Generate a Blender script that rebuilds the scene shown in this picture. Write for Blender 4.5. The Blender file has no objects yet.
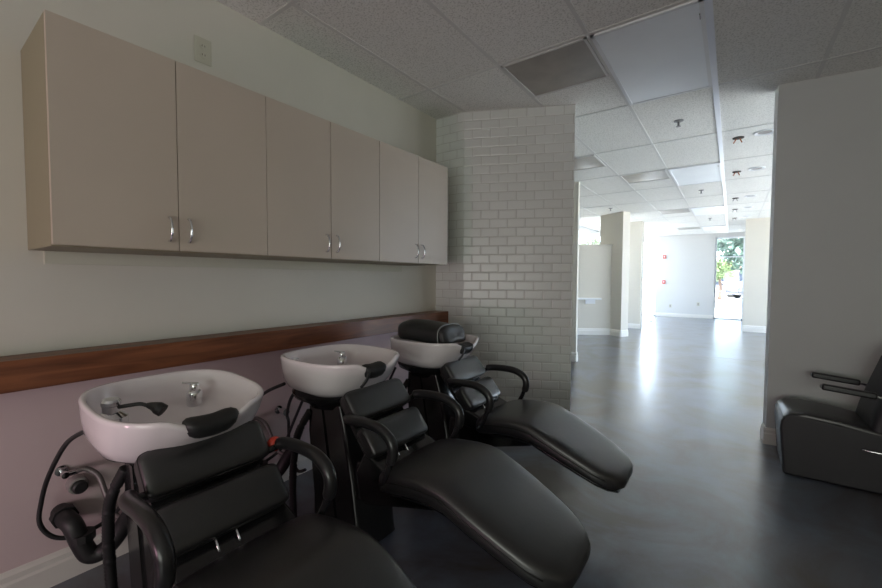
import bpy, bmesh, math, random
from mathutils import Vector, Matrix
random.seed(7)
SC = bpy.context.scene
COL = SC.collection
PI = math.pi
CE = 2.787                     # ceiling height

# ------------------------------------------------------------------ materials
def mat(name, col, rough=.5, metal=0., spec=.5, noise=0., nscale=6., bump=0., bscale=60., coat=0., detail=3.):
    m = bpy.data.materials.new(name); m.use_nodes = True
    nt = m.node_tree; b = nt.nodes['Principled BSDF']
    b.inputs['Base Color'].default_value = (*col, 1)
    b.inputs['Roughness'].default_value = rough
    b.inputs['Metallic'].default_value = metal
    b.inputs['Specular IOR Level'].default_value = spec
    b.inputs['Coat Weight'].default_value = coat
    tc = nt.nodes.new('ShaderNodeTexCoord')
    if noise:
        n = nt.nodes.new('ShaderNodeTexNoise'); n.inputs['Scale'].default_value = nscale
        n.inputs['Detail'].default_value = detail
        nt.links.new(tc.outputs['Object'], n.inputs['Vector'])
        r = nt.nodes.new('ShaderNodeValToRGB')
        r.color_ramp.elements[0].position = .3; r.color_ramp.elements[1].position = .7
        r.color_ramp.elements[0].color = (*[c * (1 - noise) for c in col], 1)
        r.color_ramp.elements[1].color = (*[min(1, c * (1 + noise)) for c in col], 1)
        nt.links.new(n.outputs['Fac'], r.inputs['Fac'])
        nt.links.new(r.outputs['Color'], b.inputs['Base Color'])
    if bump:
        n2 = nt.nodes.new('ShaderNodeTexNoise'); n2.inputs['Scale'].default_value = bscale
        n2.inputs['Detail'].default_value = 4
        nt.links.new(tc.outputs['Object'], n2.inputs['Vector'])
        bp = nt.nodes.new('ShaderNodeBump'); bp.inputs['Strength'].default_value = bump
        bp.inputs['Distance'].default_value = .01
        nt.links.new(n2.outputs['Fac'], bp.inputs['Height'])
        nt.links.new(bp.outputs['Normal'], b.inputs['Normal'])
    return m

M = {}
M['wall_up'] = mat('sage_beige_paint', (.60, .60, .50), .7, noise=.03, nscale=2, bump=.05, bscale=90)
M['cab'] = mat('almond_laminate', (.53, .455, .375), .45, noise=.02, nscale=3)
M['cab_edge'] = mat('almond_edge', (.29, .26, .17), .5)
M['dark_gap'] = mat('dark_gap', (.05, .04, .03), .8)
M['white_wall'] = mat('white_paint', (.62, .62, .61), .7, bump=.03)
M['cream_wall'] = mat('cream_paint', (.62, .59, .52), .7, bump=.03)
M['grey_wall'] = mat('pale_grey_paint', (.56, .585, .58), .65, bump=.04, noise=.02, nscale=2)
M['base_white'] = mat('baseboard_paint', (.72, .70, .66), .45)
M['trim_white'] = mat('white_metal_trim', (.78, .80, .82), .35)
M['grid'] = mat('ceiling_grid_paint', (.66, .66, .64), .5)
M['strip'] = mat('bright_white_rail', (.82, .85, .92), .3)
M['chrome'] = mat('chrome', (.75, .76, .78), .12, metal=1.)
M['porcelain'] = mat('white_porcelain', (.82, .76, .785), .12, spec=.5, coat=.3)
M['vinyl'] = mat('black_vinyl', (.010, .010, .011), .37, spec=1., bump=.05, bscale=25)
M['vinyl_d'] = mat('black_vinyl_seam', (.006, .006, .006), .5)
M['plastic'] = mat('black_gloss_plastic', (.012, .012, .013), .16, spec=.5)
M['rubber'] = mat('black_rubber', (.015, .015, .016), .5)
M['arm'] = mat('black_arm_foam', (.012, .012, .013), .28, spec=.5)
M['hose_grey'] = mat('grey_braided_hose', (.16, .14, .14), .4, metal=.3, noise=.3, nscale=300)
M['pipe_grey'] = mat('grey_pipe_collar', (.32, .30, .29), .5, noise=.2, nscale=40)
M['red'] = mat('red_plastic', (.55, .05, .03), .35)
M['piping'] = mat('grey_piping', (.22, .24, .24), .4)
M['cloth'] = mat('black_matte_vinyl', (.016, .018, .018), .42, bump=.1, bscale=200)
M['chair_side'] = mat('charcoal_vinyl', (.014, .014, .017), .5, bump=.15, bscale=300)
M['diffuser'] = mat('milky_diffuser', (.90, .94, .98), .35, noise=.03, nscale=3)
M['vent'] = mat('grey_return_panel', (.36, .34, .31), .38, metal=.25, noise=.12, nscale=5)
M['outlet'] = mat('ivory_plastic', (.55, .54, .44), .4)
M['firered'] = mat('alarm_red', (.60, .06, .05), .4)
M['copper'] = mat('copper_stub', (.45, .16, .08), .4, metal=.6)
M['steel'] = mat('dull_steel', (.25, .25, .25), .35, metal=.9)

def nodes_of(name):
    m = bpy.data.materials.new(name); m.use_nodes = True
    nt = m.node_tree
    return m, nt, nt.nodes['Principled BSDF'], (lambda t: nt.nodes.new(t)), nt.links.new

def left_wall_material():
    # two colours: greenish beige above the timber ledge, pinkish below it
    m, nt, b, N, L = nodes_of('two_tone_wall')
    tc = N('ShaderNodeTexCoord'); sp = N('ShaderNodeSeparateXYZ'); L(tc.outputs['Object'], sp.inputs[0])
    g = N('ShaderNodeMath'); g.operation = 'GREATER_THAN'; g.inputs[1].default_value = .93
    L(sp.outputs['Z'], g.inputs[0])
    mx = N('ShaderNodeMix'); mx.data_type = 'RGBA'
    mx.inputs[6].default_value = (.66, .53, .54, 1); mx.inputs[7].default_value = (.64, .625, .55, 1)
    L(g.outputs[0], mx.inputs[0])
    n = N('ShaderNodeTexNoise'); n.inputs['Scale'].default_value = 1.6; n.inputs['Detail'].default_value = 4
    L(tc.outputs['Object'], n.inputs['Vector'])
    hs = N('ShaderNodeHueSaturation'); mr = N('ShaderNodeMapRange')
    mr.inputs[3].default_value = .94; mr.inputs[4].default_value = 1.06
    L(n.outputs['Fac'], mr.inputs[0]); L(mr.outputs[0], hs.inputs['Value'])
    L(mx.outputs[2], hs.inputs['Color']); L(hs.outputs[0], b.inputs['Base Color'])
    b.inputs['Roughness'].default_value = .6
    return m
M['wall_left'] = left_wall_material()

def tile_material():
    m, nt, b, N, L = nodes_of('bevelled_subway_tile')
    tc = N('ShaderNodeTexCoord'); sp = N('ShaderNodeSeparateXYZ'); cb = N('ShaderNodeCombineXYZ')
    L(tc.outputs['Object'], sp.inputs[0]); L(sp.outputs['X'], cb.inputs[0]); L(sp.outputs['Z'], cb.inputs[1])
    def brick(mortar, smooth):
        k = N('ShaderNodeTexBrick'); L(cb.outputs[0], k.inputs['Vector'])
        k.inputs['Scale'].default_value = 1.; k.inputs['Mortar Size'].default_value = mortar
        k.inputs['Mortar Smooth'].default_value = smooth
        k.inputs['Brick Width'].default_value = .1565; k.inputs['Row Height'].default_value = .0795
        k.offset = .5
        return k
    k = brick(.0018, .1)
    k.inputs['Color1'].default_value = (.74, .77, .75, 1); k.inputs['Color2'].default_value = (.70, .73, .71, 1)
    k.inputs['Mortar'].default_value = (.50, .50, .47, 1)
    L(k.outputs['Color'], b.inputs['Base Color'])
    k2 = brick(.011, 1.)
    bp = N('ShaderNodeBump'); bp.invert = True; bp.inputs['Strength'].default_value = .5; bp.inputs['Distance'].default_value = .005
    L(k2.outputs['Fac'], bp.inputs['Height']); L(bp.outputs['Normal'], b.inputs['Normal'])
    b.inputs['Roughness'].default_value = .28
    return m
M['tile'] = tile_material()

def ceiling_material():
    m, nt, b, N, L = nodes_of('speckled_ceiling_tile')
    tc = N('ShaderNodeTexCoord')
    n = N('ShaderNodeTexNoise'); n.inputs['Scale'].default_value = 95; n.inputs['Detail'].default_value = 3
    L(tc.outputs['Object'], n.inputs['Vector'])
    r = N('ShaderNodeValToRGB')
    r.color_ramp.elements[0].position = .36; r.color_ramp.elements[1].position = .50
    r.color_ramp.elements[0].color = (.60, .60, .57, 1); r.color_ramp.elements[1].color = (.82, .82, .79, 1)
    L(n.outputs['Fac'], r.inputs['Fac']); L(r.outputs['Color'], b.inputs['Base Color'])
    bp = N('ShaderNodeBump'); bp.inputs['Strength'].default_value = .35; bp.inputs['Distance'].default_value = .004
    L(n.outputs['Fac'], bp.inputs['Height']); L(bp.outputs['Normal'], b.inputs['Normal'])
    b.inputs['Roughness'].default_value = .85
    return m
M['ceiling'] = ceiling_material()

def floor_material():
    m, nt, b, N, L = nodes_of('polished_stained_concrete')
    tc = N('ShaderNodeTexCoord')
    n = N('ShaderNodeTexNoise'); n.inputs['Scale'].default_value = 1.5; n.inputs['Detail'].default_value = 9
    n.inputs['Roughness'].default_value = .62; n.inputs['Distortion'].default_value = .8
    L(tc.outputs['Object'], n.inputs['Vector'])
    r = N('ShaderNodeValToRGB'); e = r.color_ramp.elements
    e[0].position = .36; e[1].position = .64
    e[0].color = (.052, .042, .038, 1); e[1].color = (.105, .130, .175, 1)
    L(n.outputs['Fac'], r.inputs['Fac'])
    L(r.outputs['Color'], b.inputs['Base Color'])
    b.inputs['Roughness'].default_value = .25
    n4 = N('ShaderNodeTexNoise'); n4.inputs['Scale'].default_value = 5; n4.inputs['Detail'].default_value = 3
    L(tc.outputs['Object'], n4.inputs['Vector'])
    bp = N('ShaderNodeBump'); bp.inputs['Strength'].default_value = .16; bp.inputs['Distance'].default_value = .006
    L(n4.outputs['Fac'], bp.inputs['Height']); L(bp.outputs['Normal'], b.inputs['Normal'])
    b.inputs['Specular IOR Level'].default_value = .8
    b.inputs['Coat Weight'].default_value = .7; b.inputs['Coat Roughness'].default_value = .30
    return m
M['floor'] = floor_material()

def wood_material():
    m, nt, b, N, L = nodes_of('stained_timber')
    tc = N('ShaderNodeTexCoord'); mp = N('ShaderNodeMapping'); mp.inputs['Scale'].default_value = (14, 1.2, 14)
    L(tc.outputs['Object'], mp.inputs['Vector'])
    n = N('ShaderNodeTexNoise'); n.inputs['Scale'].default_value = 2.2; n.inputs['Detail'].default_value = 7
    n.inputs['Distortion'].default_value = .6
    L(mp.outputs[0], n.inputs['Vector'])
    r = N('ShaderNodeValToRGB'); e = r.color_ramp.elements
    e[0].position = .28; e[1].position = .75
    e[0].color = (.085, .026, .010, 1); e[1].color = (.27, .10, .042, 1)
    L(n.outputs['Fac'], r.inputs['Fac']); L(r.outputs['Color'], b.inputs['Base Color'])
    b.inputs['Roughness'].default_value = .42
    return m
M['wood'] = wood_material()

def glass_material():
    m = bpy.data.materials.new('clear_pane'); m.use_nodes = True
    nt = m.node_tree; nt.nodes.clear()
    o = nt.nodes.new('ShaderNodeOutputMaterial'); t = nt.nodes.new('ShaderNodeBsdfTransparent')
    g = nt.nodes.new('ShaderNodeBsdfGlossy'); g.inputs['Roughness'].default_value = .02
    lw_ = nt.nodes.new('ShaderNodeLayerWeight'); pw = nt.nodes.new('ShaderNodeMath'); pw.operation = 'POWER'; pw.inputs[1].default_value = 5
    f = nt.nodes.new('ShaderNodeMath'); f.operation = 'MULTIPLY_ADD'; f.inputs[1].default_value = .9; f.inputs[2].default_value = .04
    nt.links.new(lw_.outputs['Facing'], pw.inputs[0]); nt.links.new(pw.outputs[0], f.inputs[0])
    mx = nt.nodes.new('ShaderNodeMixShader')
    nt.links.new(f.outputs[0], mx.inputs[0]); nt.links.new(t.outputs[0], mx.inputs[1])
    nt.links.new(g.outputs[0], mx.inputs[2]); nt.links.new(mx.outputs[0], o.inputs[0])
    return m
M['glass'] = glass_material()
M['pavement'] = mat('sunlit_pavement', (.62, .61, .58), .9, noise=.06, nscale=.6)
M['leaf'] = mat('tree_leaves', (.055, .10, .075), .6, noise=.4, nscale=2)
M['leaf_y'] = mat('yellow_green_leaves', (.13, .19, .08), .6, noise=.3, nscale=2)
M['bark'] = mat('bark', (.12, .08, .06), .9, noise=.2)
M['car_dark'] = mat('dark_car_paint', (.05, .05, .09), .25, coat=1.)
M['car_pale'] = mat('silver_car_paint', (.45, .47, .52), .25, coat=1.)
M['car_glass'] = mat('car_glass', (.03, .04, .06), .08)
M['tyre'] = mat('tyre', (.02, .02, .02), .8)
M['facade'] = mat('facade', (.55, .52, .50), .8)
M['facade_red'] = mat('red_brown_band', (.30, .10, .09), .7)

# ------------------------------------------------------------------ helpers
def put(name, bm, m, parent=None, loc=None, rot=None, smooth=None, bevel=0, segs=2, subsurf=0, kind=None):
    me = bpy.data.meshes.new(name)
    bmesh.ops.recalc_face_normals(bm, faces=bm.faces[:])
    bm.to_mesh(me); bm.free()
    me.materials.append(m)
    o = bpy.data.objects.new(name, me); COL.objects.link(o)
    if parent: o.parent = parent
    if loc is not None: o.location = loc
    if rot is not None: o.rotation_euler = rot
    if smooth:
        for p in me.polygons: p.use_smooth = True
        if smooth != 'all':
            me.set_sharp_from_angle(angle=math.radians(smooth))
    if bevel:
        md = o.modifiers.new('b', 'BEVEL'); md.width = bevel; md.segments = segs; md.limit_method = 'ANGLE'
        md.angle_limit = math.radians(40)
        for p in me.polygons: p.use_smooth = True
        md.harden_normals = True
    if subsurf:
        md = o.modifiers.new('s', 'SUBSURF'); md.levels = subsurf; md.render_levels = subsurf
        for p in me.polygons: p.use_smooth = True
    if kind: o['kind'] = kind
    return o

def thing(name, label, cat, loc=(0, 0, 0), rz=0, group=None):
    o = bpy.data.objects.new(name, None); COL.objects.link(o)
    o.location = loc; o.rotation_euler = (0, 0, rz); o.empty_display_size = .1
    return tag(o, label, cat, group)

def tag(o, label, cat, group=None):
    o['label'] = label; o['category'] = cat
    if group: o['group'] = group
    return o

def box(bm, x0, x1, y0, y1, z0, z1, mtx=None):
    vs = [bm.verts.new((x, y, z)) for x in (x0, x1) for y in (y0, y1) for z in (z0, z1)]
    for f in ((0, 1, 3, 2), (4, 6, 7, 5), (0, 4, 5, 1), (2, 3, 7, 6), (0, 2, 6, 4), (1, 5, 7, 3)):
        bm.faces.new([vs[i] for i in f])
    if mtx: bmesh.ops.transform(bm, matrix=mtx, verts=vs)
    return bm

def bx(x0, x1, y0, y1, z0, z1): return box(bmesh.new(), x0, x1, y0, y1, z0, z1)

def prism(pts, z0, z1, bm=None):
    """vertical prism over a plan polygon"""
    bm = bm or bmesh.new()
    a = [bm.verts.new((p[0], p[1], z0)) for p in pts]; b = [bm.verts.new((p[0], p[1], z1)) for p in pts]
    bm.faces.new(a); bm.faces.new(b[::-1])
    for i in range(len(pts)):
        j = (i + 1) % len(pts); bm.faces.new((a[i], a[j], b[j], b[i]))
    return bm

def side_prism(pts, y0, y1, bm=None, ins=None):
    """prism over a side-view (x, z) polygon"""
    bm = bm or bmesh.new()
    a = [bm.verts.new((p[0], y0, p[1])) for p in pts]; b = [bm.verts.new((p[0], y1, p[1])) for p in pts]
    bm.faces.new(a); bm.faces.new(b[::-1])
    for i in range(len(pts)):
        j = (i + 1) % len(pts); bm.faces.new((a[i], a[j], b[j], b[i]))
    return bm

def loft(rings, bm=None, closed=True, cap0=True, cap1=True, loop=False):
    bm = bm or bmesh.new()
    vr = [[bm.verts.new(p) for p in r] for r in rings]
    n = len(vr[0]); R = len(vr)
    for i in range(R if loop else R - 1):
        A, B = vr[i], vr[(i + 1) % R]
        for j in range(n if closed else n - 1):
            k = (j + 1) % n
            bm.faces.new((A[j], A[k], B[k], B[j]))
    if not loop and closed:
        if cap0: bm.faces.new(vr[0][::-1])
        if cap1: bm.faces.new(vr[-1])
    return bm

def spline(pts, n=8):
    P = [Vector(p) for p in pts]; out = []
    for i in range(len(P) - 1):
        p0 = P[max(i - 1, 0)]; p1 = P[i]; p2 = P[i + 1]; p3 = P[min(i + 2, len(P) - 1)]
        for k in range(n):
            t = k / n
            out.append(.5 * ((2 * p1) + (p2 - p0) * t + (2 * p0 - 5 * p1 + 4 * p2 - p3) * t * t + (3 * p1 - p0 - 3 * p2 + p3) * t ** 3))
    out.append(P[-1]); return out

def tube(pts, r, n=12, bm=None, smooth=8, rfun=None, flat=1.):
    """tube along a smoothed path; rfun(t) scales the radius, flat squashes sideways"""
    path = spline(pts, smooth) if smooth else [Vector(p) for p in pts]
    bm = bm or bmesh.new(); rings = []
    up = Vector((0, 0, 1)); prev = None
    for i, p in enumerate(path):
        t = (path[min(i + 1, len(path) - 1)] - path[max(i - 1, 0)]).normalized()
        if prev is None:
            a = up if abs(t.dot(up)) < .9 else Vector((1, 0, 0))
            nrm = (a - t * a.dot(t)).normalized()
        else:
            nrm = (prev - t * prev.dot(t)).normalized()
        prev = nrm; bn = t.cross(nrm)
        rr = r * (rfun(i / (len(path) - 1)) if rfun else 1)
        rings.append([p + nrm * math.cos(a) * rr + bn * math.sin(a) * rr * flat for a in [2 * PI * k / n for k in range(n)]])
    return loft(rings, bm)

def cap_r(e=.08, lo=.35):
    """rounded ends for a tube"""
    def f(t):
        d = min(t, 1 - t) / e
        return 1 if d >= 1 else lo + (1 - lo) * math.sqrt(max(0, 1 - (1 - d) ** 2))
    return f

def lathe(prof, n=24, axis='z', c=(0, 0, 0), bm=None):
    rings = []
    for r, h in prof:
        ring = []
        for k in range(n):
            a = 2 * PI * k / n; u, v = max(r, 1e-4) * math.cos(a), max(r, 1e-4) * math.sin(a)
            p = {'z': (u, v, h), 'x': (h, u, v), 'y': (u, h, v)}[axis]
            ring.append((p[0] + c[0], p[1] + c[1], p[2] + c[2]))
        rings.append(ring)
    return loft(rings, bm)

def se(t, e):      # superellipse component
    c = math.cos(t); return math.copysign(abs(c) ** (2 / e), c)
def ss(t, e):
    s = math.sin(t); return math.copysign(abs(s) ** (2 / e), s)

def pillow(L, W, T, e=5, n=32, m=14):
    """padded block: length along X, width along Y, thickness T along Z, soft edges and puffed faces"""
    rings = []
    for i in range(m + 1):
        v = -PI / 2 + PI * i / m
        k = abs(math.cos(v)) ** (2 / 4.6); h = math.copysign(abs(math.sin(v)) ** (2 / 4.6), math.sin(v))
        k = max(k, .02)
        rings.append([(L / 2 * k * se(2 * PI * j / n, e), W / 2 * (1 - (1 - k) * T / W * 1.6) * ss(2 * PI * j / n, e) if k > .3 else W / 2 * k / .3 * (1 - .7 * T / W * 1.6) * ss(2 * PI * j / n, e), T / 2 * h) for j in range(n)])
    return loft(rings)

# ------------------------------------------------------------------ room shell
def st(name, bm, m, **k): return put(name, bm, m, kind='structure', **k)

st('floor', bx(-1.6, 5.6, -3.2, 15.95, -.15, 0), M['floor'])
st('ceiling', bx(-1.6, 5.6, -3.2, 15.95, CE, CE + .4), M['ceiling'])
st('wall_left', bx(-.12, 0, -3.2, 3.2, 0, CE), M['wall_left'])
# short tiled return and angled tiled partition (tile pattern follows local x / z)
st('wall_tiled_return', bx(0, .312, 0, .12, 0, CE), M['tile'], loc=(0, 3.056, 0))
ax, ay, bxx, byy = .31, 3.056, 1.167, 3.474
ang = math.atan2(byy - ay, bxx - ax); ln = math.hypot(bxx - ax, byy - ay)
st('wall_tiled', bx(0, ln, 0, .12, 0, CE), M['tile'], loc=(ax, ay, 0), rot=(0, 0, ang))
# right-hand partition beside the passage
rang = math.atan2(.068, .555)
rw = Matrix.Translation((2.536, 4.04, 0)) @ Matrix.Rotation(rang, 4, 'Z')
b = bx(0, 3.1, 0, .12, 0, CE); st('wall_right', b, M['grey_wall'], loc=(2.536, 4.04, 0), rot=(0, 0, rang))
st('wall_east', bx(5.5, 5.62, -3.2, 4.7, 0, CE), M['cream_wall'])
st('wall_east_end', bx(5.5, 5.62, 12.4, 15.95, 0, CE), M['cream_wall'])
st('wall_east_sill', bx(5.5, 5.62, 4.7, 12.4, 0, .05), M['cream_wall'])
st('wall_east_header', bx(5.5, 5.62, 4.7, 12.4, 2.6, CE), M['cream_wall'])
f = bmesh.new()  # unseen east window, added to bring more daylight into the far room
for y in (4.7, 6.2, 7.75, 9.3, 10.85, 12.35): box(f, 5.53, 5.59, y, y + .05, .05, 2.6)
box(f, 5.53, 5.59, 4.7, 12.4, 2.56, 2.6); box(f, 5.53, 5.59, 4.7, 12.4, .05, .09)
w = st('window_4', f, M['trim_white'])
put('glass_pane', bx(5.557, 5.563, 4.73, 12.37, .08, 2.57), M['glass'], w)

st('wall_back', bx(-.12, 5.5, -3.2, -3.08, 0, CE), M['wall_up'])
st('wall_partition', bx(-1.3, .345, 6.25, 6.32, 0, CE), M['cream_wall'])
st('wall_recess', bx(-1.3, 0, 3.2, 3.32, 0, CE), M['cream_wall'])
st('wall_far', bx(.14, 1.825, 15.8, 15.95, 0, CE), M['white_wall'])
st('wall_header', bx(-1.3, .14, 15.8, 15.95, 2.655, CE), M['white_wall'])
b = bx(1.825, 5.5, 15.8, 15.95, 2.655, CE); st('wall_window_header', b, M['white_wall'])
st('wall_store_column', bx(2.53, 5.5, 12.45, 12.6, 0, CE), M['cream_wall'])
# pillars on the left of the far room
st('wall_pillar', prism([(-.27, 9.93), (.31, 9.55), (.41, 9.78), (-.12, 10.35)], 0, CE), M['cream_wall'])
st('wall_pillar_far', bx(-.05, .375, 11.45, 11.8, 0, CE), M['cream_wall'])
lw = prism([(-1.22, 8.95), (.07, 9.74), (0, 9.86), (-1.22, 9.1)], 0, 2.06)
st('wall_low', lw, M['cream_wall'])
st('trim_cap', prism([(-1.22, 8.92), (.09, 9.715), (0, 9.88), (-1.22, 9.13)], 2.06, 2.085), M['cream_wall'])

# window openings -------------------------------------------------------
def window(n, x0, x1, bars=(), glassx=None):
    f = bx(x0, x0 + .045, 15.84, 15.9, 0, 2.655)
    box(f, x1 - .045, x1, 15.84, 15.9, 0, 2.655); box(f, x0, x1, 15.84, 15.9, 2.61, 2.655); box(f, x0, x1, 15.84, 15.9, 0, .04)
    for z in bars: box(f, x0, x1, 15.845, 15.895, z - .02, z + .02)
    w = st('window_%d' % n, f, M['trim_white'])
    put('glass_pane', bx(x0 + .04, x1 - .04, 15.865, 15.871, .03, 2.62), M['glass'], w)
window(1, 1.825, 2.60, (.885, 2.02))
window(2, -1.28, .14, ())
st('wall_far_east', bx(2.6, 5.5, 15.8, 15.95, 0, 2.655), M['white_wall'])
# glazed side front of the far room
f = bmesh.new()
for y in (10.3, 11.0, 12.6, 14.2, 15.75): box(f, -1.27, -1.21, y, y + .05, 0, CE)
box(f, -1.27, -1.21, 10.3, 15.8, 2.66, CE); box(f, -1.27, -1.21, 10.3, 15.8, 0, .05)
w = st('window_3', f, M['trim_white'])
put('glass_pane', bx(-1.243, -1.237, 10.35, 15.8, .04, 2.67), M['glass'], w)

st('wall_west', bx(-1.3, -1.2, 3.32, 10.3, 0, CE), M['cream_wall'])
# baseboards ------------------------------------------------------------
def baseboard(name, p0, p1, h=.125, t=.016, out=1):
    """board with a moulded top along p0 -> p1, on the side to the right of the run"""
    d = Vector((p1[0] - p0[0], p1[1] - p0[1], 0)); L = d.length; a = math.atan2(d.y, d.x)
    prof = [(0, 0), (t, 0), (t, h * .62), (t * .72, h * .70), (t * .72, h * .86), (t * .35, h * .93), (.002, h), (0, h)]
    bm = bmesh.new()
    A = [bm.verts.new((0, -u, z)) for u, z in prof]; B = [bm.verts.new((L, -u, z)) for u, z in prof]
    bm.faces.new(A); bm.faces.new(B[::-1])
    for i in range(len(prof)):
        j = (i + 1) % len(prof); bm.faces.new((A[i], A[j], B[j], B[i]))
    return st(name, bm, M['base_white'], loc=(p0[0], p0[1], 0), rot=(0, 0, a))
baseboard('baseboard_left', (0, -3.0), (0, 3.05), .135)
c, s = math.cos(rang), math.sin(rang)
baseboard('baseboard_right', (2.52, 4.038), (5.4, 4.038 + 2.88 * math.tan(rang)), .13)
baseboard('baseboard_right_end', (2.522, 4.16), (2.536, 4.03), .13)
baseboard('baseboard_far', (.14, 15.8), (1.825, 15.8), .12)
baseboard('baseboard_column', (2.53, 12.45), (5.4, 12.45), .16)
baseboard('baseboard_low', (-1.2, 8.96), (.07, 9.74), .15)
baseboard('baseboard_pillar', (-.27, 9.93), (.31, 9.55), .15)
baseboard('baseboard_pillar_side', (.31, 9.55), (.41, 9.78), .15)
baseboard('baseboard_pillar_far', (-.05, 11.45), (.385, 11.45), .12)
baseboard('baseboard_partition', (-1.2, 6.25), (.36, 6.25), .15)
baseboard('baseboard_partition_end', (.345, 6.24), (.345, 6.32), .15)

# floor joints ----------------------------------------------------------
J = bmesh.new()
def joint(p0, p1, w=.008):
    d = Vector((p1[0] - p0[0], p1[1] - p0[1], 0)); a = math.atan2(d.y, d.x)
    box(J, 0, d.length, -w / 2, w / 2, -.001, .0012, Matrix.Translation((p0[0], p0[1], 0)) @ Matrix.Rotation(a, 4, 'Z'))
joint((-1.2, 7.8), (5.4, 8.25)); joint((.93, 8.0), (.22, 15.8))
st('trim_floor_joint', J, M['pipe_grey'])

# ceiling grid ----------------------------------------------------------
def clip_segments(x):
    return -3.1, 15.8
G = bmesh.new()
xs = [.313 + .61 * k for k in range(-2, 9)]
ys = [1.32 + 1.22 * k for k in range(-3, 12)]
for x in xs:
    if abs(x - 2.143) < .01: continue
    box(G, x - .012, x + .012, (-3.1 if x > 0 else 3.35), 15.8, CE - .003, CE + .01)
for y in ys: box(G, (0 if y < 3.3 else -1.2), 5.5, y - .012, y + .012, CE - .004, CE + .01)
st('trim_ceiling_grid', G, M['grid'])
st('trim_ceiling_rail', bx(2.124, 2.162, -3.1, 15.8, CE - .007, CE + .01), M['strip'])

def ceiling_panel(x0, x1, y0, y1, label, kind):
    if kind == 'light':
        t = thing('troffer_light', label, 'ceiling light', ((x0 + x1) / 2, (y0 + y1) / 2, CE), group='unlit ceiling troffers with milky panels')
        w, h = (x1 - x0) / 2, (y1 - y0) / 2
        fr = bmesh.new(); f = .022
        for a in ((-w, -w + f, -h, h), (w - f, w, -h, h), (-w, w, -h, -h + f), (-w, w, h - f, h)): box(fr, *a, -.014, .004)
        put('frame', fr, M['trim_white'], t)
        put('diffuser', bx(-w + f, w - f, -h + f, h - f, -.010, -.004), M['diffuser'], t)
        # narrow metal edge by the rail side
        put('latch', bx(w - f - .004, w - f + .002, h * -.78, h * -.7, -.02, -.012), M['steel'], t)
    else:
        t = thing('return_vent', label, 'ceiling vent', ((x0 + x1) / 2, (y0 + y1) / 2, CE), group='grey square return panels in the ceiling')
        w, h = (x1 - x0) / 2, (y1 - y0) / 2
        fr = bmesh.new(); f = .016
        for a in ((-w, -w + f, -h, h), (w - f, w, -h, h), (-w, w, -h, -h + f), (-w, w, h - f, h)): box(fr, *a, -.010, .004)
        put('frame', fr, M['grid'], t)
        # slightly dished panel
        bm = bmesh.new(); n = 10; vs = {}
        for i in range(n + 1):
            for j in range(n + 1):
                u, v = i / n, j / n
                vs[i, j] = bm.verts.new(((-1 + 2 * u) * (w - f), (-1 + 2 * v) * (h - f), -.004 - .012 * math.sin(PI * u) * math.sin(PI * v)))
        for i in range(n):
            for j in range(n): bm.faces.new((vs[i, j], vs[i + 1, j], vs[i + 1, j + 1], vs[i, j + 1]))
        put('panel', bm, M['vent'], t, smooth='all')
where = ['near the tiled partition', 'second along the bright ceiling rail', 'third along the bright ceiling rail', 'farthest along the bright ceiling rail']
for i, y in enumerate((2.54, 6.2, 9.86, 13.52)):
    size = ('big pale blue-white unlit troffer ', 'pale rectangular unlit troffer ', 'small-looking pale unlit troffer ', 'faint pale unlit troffer ')[i]
    ceiling_panel(1.545, 2.124, y + .015, y + 1.205, size + where[i], 'light')
wv = ['dark grey return panel beside the big troffer and tiled partition', 'shiny grey return panel left of the second troffer', 'grey return panel left of the third troffer', 'thin grey return panel before the far white wall']
for i, y in enumerate((2.54, 6.2, 9.86, 13.52)):
    ceiling_panel(.937, 1.519, y + .014, y + .60, wv[i], 'vent')
ceiling_panel(.327, .909, 5.0, 5.58, 'grey return panel half hidden behind the tiled partition top', 'vent')

def sprinkler(x, y, label):
    t = thing('ceiling_sprinkler', label, 'sprinkler', (x, y, CE), group='chrome sprinkler heads in the ceiling')
    put('escutcheon', lathe([(.0, .002), (.042, .002), (.040, -.006), (.015, -.012), (0, -.012)], 20), M['steel'], t, smooth=40)
    b = lathe([(.0, -.01), (.010, -.01), (.009, -.05), (.0, -.05)], 12)
    lathe([(.0, -.050), (.020, -.050), (.020, -.054), (0, -.054)], 16, bm=b)
    put('deflector', b, M['steel'], t, smooth=40)
sprinkler(1.84, 4.40, 'chrome pendant sprinkler just beyond the big troffer')
sprinkler(1.83, 8.02, 'chrome pendant sprinkler just beyond the second troffer')
sprinkler(1.815, 11.8, 'tiny pendant sprinkler just beyond the third troffer')
sprinkler(.17, 9.0, 'small sprinkler head in front of the cream pillar top')

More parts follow.
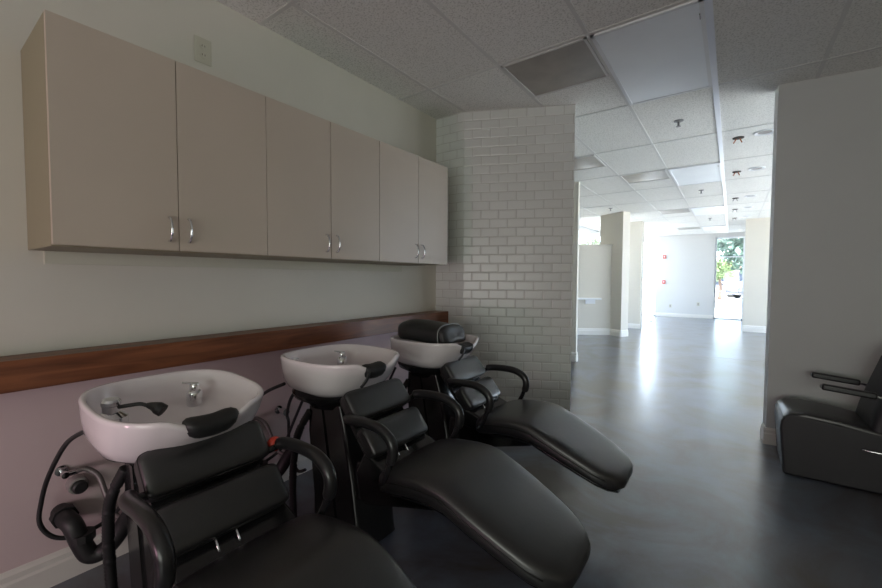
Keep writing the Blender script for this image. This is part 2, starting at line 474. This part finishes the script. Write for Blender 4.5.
ordw = ['first', 'second', 'third', 'fourth', 'fifth']
for i, (ya, yb) in enumerate(((5.28, 5.23), (6.92, 6.87), (9.15, 9.05), (10.6, 10.45), (12.1, 11.9))):
    t = thing('ceiling_fixture_hole', ordw[i] + ' dark fixture hole with dangling leads beyond the big troffer', 'ceiling fixture', (2.30, ya, CE), group='open fixture holes along the rail')
    put('rim', lathe([(.0, .001), (.052, .001), (.050, -.008), (.030, -.012), (.0, -.012)], 20), M['dark_gap'], t, smooth=40)
    for k, dx in enumerate((-.018, .014)):
        put('lead', tube([(dx, 0, -.008), (dx * 1.6, .01, -.03), (dx * 2.2, -.005, -.052)], .006, 6, smooth=3), M['copper'] if i < 2 else M['steel'], t, smooth='all')
    t = thing('downlight', ordw[i] + ' round white downlight beside the fixture holes, counting from the troffer', 'ceiling light', (2.515, yb, CE), group='round recessed downlights right of the rail')
    put('trim_ring', lathe([(.092, .002), (.094, -.006), (.085, -.012), (.060, -.004), (.058, .003), (.060, .003)], 28), M['trim_white'], t, smooth=50)
    put('baffle', lathe([(.0, -.0005), (.062, -.0005), (.062, -.003), (0, -.003)], 24), M['pipe_grey'], t, smooth=40)

# ------------------------------------------------------------------ wall cabinets
CX = .42
ysd = [.325, .71, 1.103, 1.492, 1.883, 2.28, 2.655]
cablab = ['widest-looking almond wall cabinet with the exposed left side, under the outlet',
          'middle almond two-door wall cabinet between the other two cabinets',
          'almond two-door wall cabinet next to the white tiled partition']
def handle(parent, y, z):
    pts = [(CX, y, z + .048), (CX + .012, y, z + .046), (CX + .026, y, z + .026), (CX + .030, y, z), (CX + .026, y, z - .026), (CX + .012, y, z - .046), (CX, y, z - .048)]
    put('handle', tube(pts, .0048, 8, smooth=4), M['chrome'], parent, smooth='all')
for i in range(3):
    y0, ym, y1 = ysd[2 * i], ysd[2 * i + 1], ysd[2 * i + 2]
    t = thing('wall_cabinet', cablab[i], 'cabinet', (0, 0, 0), group='almond wall cabinets in a row')
    zb, zt = 1.405, 2.185
    T = .018; b = bx(.002, CX - .021, y0, y0 + T, zb, zt); box(b, .002, CX - .021, y1 - T - .001, y1 - .001, zb, zt)
    box(b, .002, CX - .021, y0 + T, y1 - T - .001, zb, zb + T); box(b, .002, CX - .021, y0 + T, y1 - T - .001, zt - T, zt)
    box(b, .002, .010, y0 + T, y1 - T - .001, zb + T, zt - T)
    put('carcass', b, M['cab_edge'], t)
    for k, (a, c_) in enumerate(((y0, ym), (ym, y1))):
        g0 = .0015 if k else 0; g1 = .0015 if k == 0 else .003
        d = put('door', bx(CX - .019, CX, a + g0, c_ - g1, zb + .004, zt), M['cab'], t, bevel=.0012, segs=1)
        hy = (ym - .036) if k == 0 else (ym + .036)
        handle(d, hy, 1.495)
tag(put('under_cabinet_strip', bx(.0, .02, .37, 2.55, 1.352, 1.404), M['wall_up']), 'long narrow wall-coloured strip on the wall right under the cabinets', 'cleat')  # thin raised strip in a wall colour, directly below the cabinets

# wood ledge, outlet -------------------------------------------------------
b = bx(.001, .152, -2.8, 3.054, .872, .990)
tag(put('timber_rail', b, M['wood'], bevel=.003), 'long reddish-brown stained timber rail running along the wall behind the basins', 'rail')
t = thing('wall_outlet', 'ivory double outlet plate high on the wall above the cabinets', 'outlet', (0, 1.0, 2.488))
put('cover_plate', bx(.0, .006, -.042, .042, -.066, .066), M['outlet'], t, bevel=.003)
for dz in (-.023, .023):
    r = put('receptacle', lathe([(0, .005), (.017, .005), (.016, .009), (0, .009)], 18, 'x', (0, 0, dz)), M['outlet'], t, smooth=40)
    sl = bx(.0085, .0096, -.008, -.0055, dz - .004, dz + .006); box(sl, .0085, .0096, .0055, .008, dz - .004, dz + .006)
    put('slots', sl, M['dark_gap'], r)

# ------------------------------------------------------------------ shampoo units
def rim_z(x, y):
    d = max(0, (x - .86) / .11)
    neck = max(0, 1 - (y / .13) ** 2) if abs(y) < .13 else 0
    return .908 - .040 * min(1, d) * neck

def basin_mesh():
    n = 64; rings = []
    def plan(s_x, s_y, th, front=1., e=2.9, cx=.70):
        c, s = se(th, e), ss(th, e)
        x = cx + .270 * s_x * c * (front if c > 0 else 1)
        yy = .250 * s_y * s
        yy *= 1 - .10 * max(0, c) ** 2
        return x, yy
    # outer shell, bottom -> rim -> inner -> drain: (sx, sy, z, front, follow-rim)
    prof = [(.30, .30, .722, 1, 0), (.52, .52, .730, .9, 0), (.74, .76, .742, .78, 0), (.88, .90, .765, .76, .1), (.95, .965, .80, .82, .3),
            (.985, .99, .85, .93, .7), (1.0, 1.0, .892, 1, 1), (1.005, 1.005, .903, 1, 1), (.99, .99, .909, 1, 1), (.955, .95, .909, 1, 1), (.935, .925, .900, 1, 1),
            (.91, .90, .870, .98, .8), (.86, .85, .835, .95, .4), (.74, .72, .812, .92, .1), (.50, .48, .800, .9, 0), (.20, .2, .793, .9, 0), (.07, .07, .790, 1, 0)]
    for sx, sy, z, fr, fol in prof:
        ring = []
        for k in range(n):
            th = 2 * PI * k / n
            x, y = plan(sx, sy, th, fr, 3.2 if sx > .6 else 2.4)
            dz = (rim_z(x, y) - .908) * fol
            ring.append((x, y, z + dz))
        rings.append(ring)
    return loft(rings)

def stacked(label, yc, pitch=0., bdy=0., bdz=0., sprayer=True, idx=0):
    t = thing('shampoo_chair', label, 'salon chair', (0, yc, 0), group='backwash shampoo chairs with white basins')
    # pedestal, foot and brackets
    ped = side_prism([(.55, .70), (.79, .70), (.82, .60), (.88, .34), (.91, .16), (.93, .0), (.58, .0), (.58, .2), (.54, .52)], -.125, .125)
    pd = put('pedestal', ped, M['plastic'], t, bevel=.022, segs=4)
    rib = bmesh.new()
    for sy in (-1, 1):
        side_prism([(.64, .66), (.665, .66), (.77, .1), (.745, .1)], sy * .128 - .004, sy * .128 + .004, rib)
    put('rib', rib, M['plastic'], pd)
    put('foot', side_prism([(.54, .0), (.92, .0), (.92, .02), (.88, .04), (.60, .06), (.54, .03)], -.13, .13), M['plastic'], t, bevel=.01, segs=3)
    put('seat_bracket', side_prism([(.82, .26), (.95, .25), (1.42, .38), (1.42, .44), (.88, .44)], -.10, .10), M['plastic'], t, bevel=.012, segs=3)
    # basin mount
    put('basin_mount', lathe([(0, .66), (.13, .66), (.15, .685), (.205, .715), (.215, .738), (.20, .748), (0, .748)], 36, c=(.655, bdy, 0)), M['plastic'], t, smooth=50)
    # basin
    B = put('basin', basin_mesh(), M['porcelain'], t, smooth='all')
    piv = Vector((.45, 0, .905))
    B.matrix_local = Matrix.Translation((0, bdy, bdz)) @ Matrix.Translation(piv) @ Matrix.Rotation(math.radians(pitch), 4, 'Y') @ Matrix.Translation(-piv)
    # faucet: dome base, body, lever
    fc = lathe([(0, .80), (.027, .80), (.028, .852), (.023, .860), (.018, .863), (.018, .882), (.014, .889), (0, .890)], 24, c=(.575, .105, 0))
    tube([(.575, .105, .884), (.565, .085, .890), (.555, .068, .892)], .0045, 8, fc, 4)
    put('faucet', fc, M['chrome'], B, smooth=50, loc=(0, 0, -.03 if idx == 2 else 0))
    put('drain_strainer', lathe([(0, .797), (.034, .797), (.036, .801), (.026, .805), (0, .803)], 24, c=(.80, -.04, 0)), M['chrome'], B, smooth=50)
    if sprayer:
        v = lathe([(0, .80), (.046, .80), (.046, .858), (.032, .868), (.024, .873), (.024, .893), (.027, .896), (.027, .908), (.022, .915), (0, .916)], 20, c=(.655, -.18, 0))
        put('vacuum_breaker', v, M['chrome'], B, smooth=35)
        put('sprayer_hose', tube([(.67, -.165, .888), (.69, -.14, .893), (.705, -.115, .895), (.72, -.098, .888)], .0065, 8, smooth=5), M['rubber'], B, smooth='all')
        sp = tube([(.715, -.10, .890), (.735, -.085, .886), (.752, -.075, .880), (.762, -.068, .874)], .021, 14, smooth=5, rfun=lambda u: .35 + .65 * min(1, u * 1.8) if u < .96 else .5)
        put('sprayer_head', sp, M['rubber'], B, smooth=60)
    else:
        put('hole_plug', lathe([(0, .875), (.020, .875), (.018, .881), (0, .882)], 20, c=(.49, -.13, 0)), M['chrome'], B, smooth=50)
        b = lathe([(0, .858), (.02, .858), (.02, .872), (0, .872)], 12, c=(.49, -.13, 0))
        bpy.data.objects.remove(B.children[-1]) if False else b.free()
    # neck rest saddled over the dipped lip
    rings = []
    for i in range(13):
        u = i / 12; hw_ = .080 if sprayer else .064; y = -hw_ + 2 * hw_ * u
        w = 1 - .55 * abs(2 * u - 1) ** 6
        cx, cz = .952, .868 + .035 * (y / .088) ** 2 * .5
        ring = []
        for k in range(20):
            a = 2 * PI * k / 20
            px = .036 * w * se(a, 2.6); pz = .022 * w * ss(a, 2.6)
            if pz < 0: pz *= 1.7
            wr = .0016 * math.sin(9 * a + 3 * u * 6)
            # lean outward, following the lip
            ring.append((cx + px * .92 + pz * .38 + wr, y, cz + pz - px * .30))
        rings.append(ring)
    put('neck_rest', loft(rings), M['rubber'], B, smooth='all', loc=(0, 0 if sprayer else -.025, 0))
    if not sprayer:
        put('tie_strap', tube([(.978, -.058, .868), (.985, -.075, .845), (.975, -.088, .820), (.965, -.095, .805)], .010, 8, smooth=4, flat=.6), M['rubber'], B, smooth='all', loc=(0, -.02, 0))

    # back cushions (slope frame)
    d = Vector((.64, 0, -.77)).normalized(); nrm = Vector((.77, 0, .64)).normalized()
    rot = Matrix((d, Vector((0, 1, 0)), nrm)).transposed().to_4x4()
    if rot.determinant() < 0: rot = Matrix((d, Vector((0, -1, 0)), nrm)).transposed().to_4x4()
    for cx, cz in ((.945, .735), (1.058, .608)):
        o = put('back_cushion', pillow(.144, .374, .074, 9, 56, 18), M['vinyl'], t, smooth='all')
        o.matrix_local = Matrix.Translation(Vector((cx, 0, cz)) - nrm * .036) @ rot
        pp = []
        for k in range(49):
            a = 2 * PI * k / 48
            pp.append((.0715 * se(a, 9), .186 * ss(a, 9), .020))
        w = put('piping', tube(pp, .0022, 6, smooth=0), M['vinyl_d'], o, smooth='all')
    bf = bmesh.new()
    box(bf, -.125, .14, -.165, .165, -.012, .008, Matrix.Translation(Vector((1.0, 0, .672)) - nrm * .080) @ rot)
    for y in (-.11, .11): tube([(.93, y, .62), (.98, y, .52), (1.05, y, .40)], .016, 10, bf, 4)
    put('back_frame', bf, M['plastic'], t, smooth=40)
    for y in (-.06, .0): put('hinge_pin', tube([(1.09, y, .545), (1.125, y, .505)], .004, 8, None, 2), M['chrome'], t, smooth='all')

    # seat and leg rest: one long kinked pad
    st_ = [(1.128, .475, .170, .03), (1.136, .502, .208, .075), (1.160, .517, .226, .095), (1.20, .530, .231, .10), (1.27, .543, .232, .10), (1.36, .552, .233, .10), (1.42, .552, .233, .10), (1.47, .543, .233, .098),
           (1.55, .510, .231, .096), (1.63, .475, .225, .094), (1.71, .438, .215, .090), (1.78, .405, .203, .086), (1.83, .381, .182, .080), (1.872, .358, .150, .066), (1.896, .341, .108, .044), (1.903, .330, .066, .018)]
    rings = []
    n = 40
    for x, zt, hw, th in st_:
        ring = []
        for k in range(n):
            a = 2 * PI * k / n
            yy = hw * se(a, 6.5); zz = ss(a, 4.6)
            crown = .008 * (1 - (yy / hw) ** 2)
            z = zt - th / 2 + th / 2 * zz + (crown if zz > 0 else 0)
            ring.append((x, yy, z))
        rings.append(ring)
    S = put('seat_pad', loft(rings), M['vinyl'], t, smooth='all')
    for sy in (-1, 1):
        pp = [(x, sy * (hw + .0005), zt - th * .42) for x, zt, hw, th in st_[2:-3]]
        put('piping', tube(pp, .003, 6, smooth=3), M['vinyl_d'], S, smooth='all')
    rings = []
    for x, zt, hw, th in st_[3:-2]:
        ring = []
        for k in range(24):
            a = 2 * PI * k / 24
            ring.append((x, (hw - .030) * se(a, 4), zt - th - .004 + .024 * ss(a, 3)))
        rings.append(ring)
    put('seat_shell', loft(rings), M['plastic'], t, smooth='all')
    put('rear_shell', side_prism([(.96, .44), (1.16, .42), (1.175, .49), (1.12, .515), (1.02, .55)], -.185, .185), M['plastic'], t, bevel=.015, segs=3)
    # arm rests
    for sy in (-1, 1):
        y = sy * .236
        pts = [(.955, y * .93, .694), (1.0, y, .700), (1.08, y, .706), (1.155, y, .702), (1.205, y, .684), (1.235, y, .655), (1.24, y, .615), (1.228, y, .575)]
        A = put('armrest', tube(pts, .0215, 14, smooth=6, rfun=cap_r(.07, .4)), M['arm'], t, smooth='all')
        put('arm_bracket', tube([(1.232, y, .60), (1.215, y, .55), (1.19, y * .97, .50), (1.16, y * .90, .46)], .013, 10, smooth=4), M['plastic'], A, smooth='all')
        put('arm_pivot', tube([(.965, y * .98, .690), (.95, y * .6, .67)], .012, 10, smooth=2), M['plastic'], A, smooth='all')
        if idx == 0 and sy == 1:
            o = put('end_button', lathe([(0, -.020), (.022, -.020), (.026, -.010), (.026, .004), (.018, .012), (0, .013)], 18, 'x', (.948, y * .93, .690)), M['red'], A, smooth=50)
            o['label'] = 'red round button at the arm end'
    # corrugated service hose down to the floor
    pts = [(.56, -.12, .62), (.50, -.15, .50), (.46, -.15, .36), (.43, -.14, .2), (.42, -.13, .02)]
    path = spline(pts, 22); N_ = len(path)
    put('corrugated_hose', tube([tuple(p) for p in path], .018, 14, smooth=0, rfun=lambda u: 1 + .10 * (1 if int(u * (N_ - 1)) % 2 else -1)), M['rubber'], t, smooth='all')
    return t

U1 = stacked('nearest black shampoo chair whose white basin has a sprayer hose and chrome holder', .59, 4.0, 0, 0, True, 0)
U2 = stacked('middle black shampoo chair whose empty white basin stands between the other two', 1.36, .0, -.03, .008, False, 1)
U3 = stacked('black shampoo chair by the tiled partition with a booster cushion in its basin', 2.13, 0., -.015, 0., False, 2)

# booster cushion lying in the third basin
t = thing('booster_cushion', 'black rounded booster cushion with grey piping lying in the basin by the tiled partition', 'cushion', (.025, 2.10, -.006))
prof = []
for k in range(32):
    a = 2 * PI * k / 32
    prof.append((.135 * se(a, 4.2), .062 * ss(a, 3.6) + (.014 * math.cos(se(a, 4.2) * PI / 2))))
rings = []
for x, s_, dz in ((.455, .55, 0), (.462, .86, 0), (.485, .97, 0), (.56, 1, .004), (.66, .99, .002), (.76, .97, 0), (.800, .96, 0)):
    rings.append([(x, p[0] * s_, .948 + dz + p[1] * s_ - (x - .45) * .03) for p in prof])
bo = put('body', loft(rings), M['cloth'], t, smooth=60)
rings = []
for x, s_ in ((.800, .95), (.818, .93), (.830, .86), (.836, .6), (.837, .2)):
    rings.append([(x + .015 * (1 - p[1] / .08), p[0] * s_, .938 + p[1] * s_) for p in prof])
put('end_panel', loft(rings), M['rubber'], t, smooth=60)
put('piping', tube([(.803, p[0] * .975, .938 + p[1] * .985) for p in prof + prof[:1]], .0045, 6, smooth=0), M['piping'], t, smooth='all')

# ------------------------------------------------------------------ plumbing on the wall
def plumbing(yc, label, first=True):
    t = thing('wall_plumbing', label, 'plumbing', (0, yc, 0), group='black drain traps and supply hoses under the basins')
    o = -.18
    # capped clean-out
    put('cleanout_cap', lathe([(0, 0), (.034, 0), (.036, .02), (.034, .05), (.030, .055), (0, .056)], 20, 'x', (0, o + .03, .405)), M['pipe_grey'], t, smooth=40)
    put('cap_plug', lathe([(0, .05), (.026, .05), (.026, .075), (.020, .080), (0, .08)], 20, 'x', (0, o + .03, .405)), M['rubber'], t, smooth=40)
    put('drain_trap', tube([(.0, o - .02, .30), (.09, o - .02, .30), (.14, o - .01, .285), (.155, o + .01, .21), (.165, o + .035, .150), (.18, o + .075, .150), (.21, o + .11, .20), (.24, o + .14, .27), (.30, o + .16, .34)], .034, 16, smooth=6), M['rubber'], t, smooth='all')
    nut = lathe([(.030, -.02), (.044, -.02), (.044, .02), (.030, .02)], 8, 'x', (.055, o - .02, .30)); put('slip_nut', nut, M['rubber'], t)
    nut = lathe([(.030, -.016), (.042, -.016), (.042, .016), (.030, .016)], 10, 'z', (.157, o + .015, .235)); put('slip_nut', nut, M['rubber'], t)
    # stop valve
    v = lathe([(0, 0), (.022, 0), (.022, .006), (.009, .008), (.009, .05), (.013, .052), (.013, .075), (0, .076)], 14, 'x', (0, o - .015, .475))
    lathe([(0, -.02), (.011, -.02), (.011, .02), (0, .02)], 12, 'y', (.062, o + .005, .475), v)
    put('stop_valve', v, M['chrome'], t, smooth=40)
    put('braided_hose', tube([(.062, o + .02, .475), (.07, o + .05, .478), (.10, o + .085, .44), (.14, o + .10, .36), (.19, o + .12, .28), (.26, o + .15, .30), (.32, o + .17, .42)], .011, 10, smooth=6), M['hose_grey'], t, smooth='all')
    put('supply_hose', tube([(.46, -.20, .76), (.30, -.23, .68), (.14, -.255, .52), (.08, -.27, .40), (.07, -.275, .31), (.075, -.24, .24), (.09, -.18, .215), (.13, -.10, .24), (.20, -.05, .32), (.27, -.02, .48), (.36, 0, .66)], .0085, 8, smooth=7), M['rubber'], t, smooth='all')
    if not first:
        put('second_hose', tube([(.44, -.08, .74), (.30, -.06, .62), (.20, -.02, .50), (.12, .04, .42), (.09, .06, .32), (.12, .05, .22), (.22, .03, .15), (.34, 0, .2)], .009, 8, smooth=6), M['rubber'], t, smooth='all')
        v = lathe([(0, 0), (.026, 0), (.026, .008), (.012, .010), (.012, .05), (.022, .052), (.022, .09), (0, .09)], 14, 'x', (0, .045, .47))
        put('stop_valve', v, M['chrome'], t, smooth=40)
plumbing(.595, 'black drain trap with grey cap and looping hose under the nearest basin')
plumbing(1.36, 'tangle of hoses and valves on the wall under the middle basin', False)
plumbing(2.10, 'hoses in shade on the wall under the basin by the tiled partition', False)

# ------------------------------------------------------------------ dryer chair at the right partition
t = thing('lounge_chair', 'boxy black vinyl salon chair with thin padded arms against the grey partition', 'salon chair', (2.60, 3.47, 0))
W = .44
body = side_prism([(-.004, .0), (1.1, .0), (1.1, .33), (.60, .345), (.30, .385), (.10, .41), (.03, .418), (.0, .40), (-.024, .36), (-.028, .30)], 0, W)
put('base_box', body, M['chair_side'], t, bevel=.018, segs=4)
rings = []
for x, z, h in ((-.012, .385, .030), (.02, .402, .05), (.10, .412, .058), (.25, .398, .062), (.40, .37, .065), (.50, .345, .065), (.56, .33, .05)):
    rings.append([(x, W / 2 + (W / 2 - .004) * se(2 * PI * k / 28, 7), z + h * .5 * ss(2 * PI * k / 28, 3) - .006) for k in range(28)])
put('seat_cushion', loft(rings), M['vinyl'], t, smooth='all')
rings = []
for s0, th in ((0, .05), (.03, .09), (.12, .105), (.30, .105), (.45, .10), (.53, .075), (.555, .035)):
    px, pz = .375 + .27 * s0, .34 + .96 * s0
    rings.append([(px + .05 + th * .5 * ss(2 * PI * k / 28, 3), W / 2 + (W / 2 - .01) * se(2 * PI * k / 28, 7), pz - .2 * th * ss(2 * PI * k / 28, 3)) for k in range(28)])
put('backrest', loft(rings), M['chair_side'], t, smooth='all')  # greyer vinyl than the seat, standing in for light on this face
for y in (.035, W - .01):
    a = bx(-.125, .125, -.022, .022, -.020, .020)
    A = put('armrest', a, M['arm'], t, loc=(.295, y, .603), rot=(0, math.radians(5), 0), bevel=.012, segs=4)
    put('arm_support', tube([(.11, 0, 0), (.17, 0, -.010), (.23, 0, -.025)], .009, 8, smooth=3), M['chrome'], A, smooth='all')
    put('arm_tip', bx(-.131, -.123, -.013, .013, -.010, .010), M['piping'], A, bevel=.003)
put('recline_lever', tube([(.355, -.006, .262), (.40, -.022, .262), (.50, -.022, .262)], .006, 8, smooth=2), M['chrome'], t, smooth='all')

# ------------------------------------------------------------------ far-room things
al = math.atan2(.79, 1.29)
t = thing('wall_shelf', 'small white shelf with brackets on the low cream wall', 'shelf', (-.53, 9.375, .82), al)
put('shelf_board', bx(-.40, .42, -.16, 0, .0, .035), M['trim_white'], t, bevel=.004)
for x in (-.30, .10): put('bracket', side_prism([(x, -.10), (x + .22, -.10), (x + .22, 0), (x, 0)], -.03, -.003), M['trim_white'], t)
for z, lab in ((2.06, 'small red fire alarm strobe, upper of two on the far white wall'), (1.19, 'small red alarm pull station, lower of two on the far white wall')):
    t = thing('fire_alarm', lab, 'alarm', (.38, 15.8, z))
    put('mounting_box', bx(-.045, .045, -.05, 0, -.06, .06), M['firered'], t, bevel=.006)
    put('lens', bx(-.02, .02, -.062, -.05, -.02, .03), M['trim_white'], t, bevel=.004)
for x, z, lab in ((.59, .37, 'tiny wall outlet low on the far white wall under the alarms'), (1.40, .46, 'tiny wall outlet low on the far white wall near the tree window')):
    t = thing('wall_outlet', lab, 'outlet', (x, 15.8, z))
    put('cover_plate', bx(-.04, .04, -.006, 0, -.06, .06), M['outlet'], t, bevel=.002)
    put('receptacle', bx(-.017, .017, -.009, -.006, -.035, .035), M['pipe_grey'], t)
b = prism([(-.09, -.03), (.06, -.05), (.10, .01), (.0, .05), (-.07, .03)], .001, .018)
tag(put('paper_scrap', b, M['bark'], loc=(.28, 13.6, 0)), 'small brown scrap lying on the far floor by the bright window strip', 'litter')

for i, (x, y, lab) in enumerate(((1.19, 2.02, 'between the last two leg rests'), (1.05, 1.24, 'under the middle leg rest'), (1.22, 1.24, 'farther out under the middle leg rest'))):
    pc = prism([(-.005, -.004), (.006, -.003), (.004, .005), (-.004, .004)], .0002, .003)
    tag(put('paint_chip', pc, M['trim_white'], loc=(x, y, 0)), 'tiny white paint chip lying on the concrete ' + lab, 'debris', 'paint chips on the floor')

# ------------------------------------------------------------------ outside
st('ground', bx(-60, 60, -20, 90, -.35, -.16), M['pavement'])
def tree(x, y, h, r, mleaf, label, trunk=.12, name='tree'):
    t = thing(name, label, name, (x, y, -.16))
    put('trunk', tube([(0, 0, 0), (.05, .03, h * .3), (-.06, 0, h * .6), (0, 0, h * .85)], trunk, 8, smooth=3, rfun=lambda u: 1 - .5 * u), M['bark'], t, smooth='all')
    bm = bmesh.new(); rnd = random.Random(int(x * 31 + y))
    for k in range(1500):
        while True:
            p = Vector((rnd.uniform(-1, 1), rnd.uniform(-1, 1), rnd.uniform(-1, 1)))
            if p.length < 1: break
        p = Vector((p.x * r, p.y * r, h * .74 + p.z * r * .8 + .12 * r * math.sin(5 * p.x)))
        s_ = rnd.uniform(.10, .22) * r / 1.6
        q = Matrix.Translation(p) @ Matrix.Rotation(rnd.uniform(0, 6.3), 4, Vector((rnd.random(), rnd.random(), rnd.random())).normalized())
        vs = [bm.verts.new(q @ Vector(v)) for v in ((-s_, 0, 0), (0, -s_ * .5, .02), (s_, 0, 0), (0, s_ * .5, .02))]
        bm.faces.new(vs)
    put('foliage', bm, mleaf, t)
tree(3.2, 24.5, 4.6, 1.9, M['leaf'], 'dark green leafy tree filling the top of the far window')
tree(.6, 28, 5.6, 1.8, M['leaf'], 'green tree farther off outside the far window')
tree(1.6, 35, 2.9, 1.0, M['leaf_y'], 'yellow-green small tree outside the far window above the cars')
tree(-2.6, 17.5, 3.6, .55, M['leaf_y'], 'small bright green tree top seen above the low cream wall', .05)
def car(x, y, m, label, rz=0):
    t = thing('parked_car', label, 'car', (x, y, -.16), rz, 'parked cars outside the far window')
    pr = [(-2.1, .3), (2.15, .3), (2.2, .7), (2.0, .85), (1.2, .95), (.6, 1.40), (-.9, 1.42), (-1.6, .98), (-2.1, .9), (-2.2, .6)]
    put('body', side_prism(pr, -.85, .85), m, t, bevel=.08, segs=3)
    put('side_window', side_prism([(1.0, .97), (.55, 1.32), (-.85, 1.34), (-1.4, .99)], -.87, .87), M['car_glass'], t)
    for wx in (-1.35, 1.35):
        for wy in (-.78, .78):
            put('wheel', lathe([(0, -.1), (.30, -.1), (.33, -.05), (.33, .05), (.30, .1), (0, .1)], 20, 'y', (wx, wy, .33)), M['tyre'], t, smooth=40)
car(.9, 40, M['car_pale'], 'silver car parked outside, left one through the far window')
car(4.2, 38, M['car_dark'], 'dark car parked outside, right one through the far window', .5)
t = thing('shop_building', 'pale building with a red-brown fascia across the car park', 'building', (4, 62, -.16))
put('wall', bx(-6, 14, 0, 6, 0, 3.4), M['facade'], t)
put('fascia', bx(-6, 14, -.5, 0, 2.7, 3.6), M['facade_red'], t)
for k in range(5): put('shop_window', bx(-5 + 4 * k, -2.4 + 4 * k, -.04, 0, .5, 2.4), M['car_glass'], t)

# ------------------------------------------------------------------ light
w = bpy.data.worlds.new('sky'); SC.world = w; w.use_nodes = True
bg = w.node_tree.nodes['Background']; bg.inputs[0].default_value = (.66, .81, 1.0, 1); bg.inputs[1].default_value = 4.6
def light(name, kind, loc, rot, energy, col=(1, 1, 1), size=None, **k):
    l = bpy.data.lights.new(name, kind); l.energy = energy; l.color = col
    if size: l.shape = 'RECTANGLE'; l.size, l.size_y = size
    for a, v in k.items(): setattr(l, a, v)
    o = bpy.data.objects.new(name, l); COL.objects.link(o); o.location = loc; o.rotation_euler = rot
    return o
light('sun', 'SUN', (0, 0, 20), (math.radians(32), math.radians(12), 0), 14, (1, .96, .9), angle=.009)
def portal(loc, rot, size):
    o = light('sky_portal', 'AREA', loc, rot, 1, size=size); o.data.cycles.is_portal = True
portal((2.2, 15.93, 1.33), (-PI / 2, 0, 0), (.75, 2.6)); portal((5.62, 8.55, 1.33), (0, PI / 2, 0), (2.5, 7.6))
portal((-.57, 15.93, 1.33), (-PI / 2, 0, 0), (1.4, 2.6)); portal((-1.29, 13.05, 1.33), (0, -PI / 2, 0), (2.6, 5.5))
# behind the camera: added soft fill near the back wall, then a low pink lamp
light('room_fill', 'AREA', (3.0, -2.9, 1.25), (math.radians(106), 0, 0), 28, (.97, 1, .92), (2.4, 1.4))
light('pink_lamp', 'AREA', (.9, -2.2, .8), (math.radians(85), 0, math.radians(8)), 7, (1, .55, .72), (.35, .35))

# ------------------------------------------------------------------ camera
cam = bpy.data.cameras.new('camera'); co = bpy.data.objects.new('camera', cam); COL.objects.link(co)
cam.lens = 16.3044; cam.sensor_width = 36; cam.clip_start = .02; cam.clip_end = 300
r = Vector((0.808633, 0.588298, 0.004355)); u = Vector((-0.027246, 0.030054, 0.999177)); fw = Vector((-0.587683, 0.808086, -0.040331))
mt = Matrix((r, u, -fw)).transposed().to_4x4(); mt.translation = Vector((2.285, 0, 1.301))
co.matrix_world = mt; SC.camera = co
SC.view_settings.view_transform = 'Standard'; SC.view_settings.look = 'None'
SC.view_settings.gamma = 1; SC.view_settings.use_curve_mapping = False
SC.view_settings.exposure = 1.0
SC.cycles.use_denoising = True
SC.cycles.max_bounces = 12; SC.cycles.diffuse_bounces = 8; SC.cycles.glossy_bounces = 6; SC.cycles.transparent_max_bounces = 12
SC.cycles.caustics_reflective = False; SC.cycles.caustics_refractive = False
SC.cycles.sample_clamp_indirect = 8.0
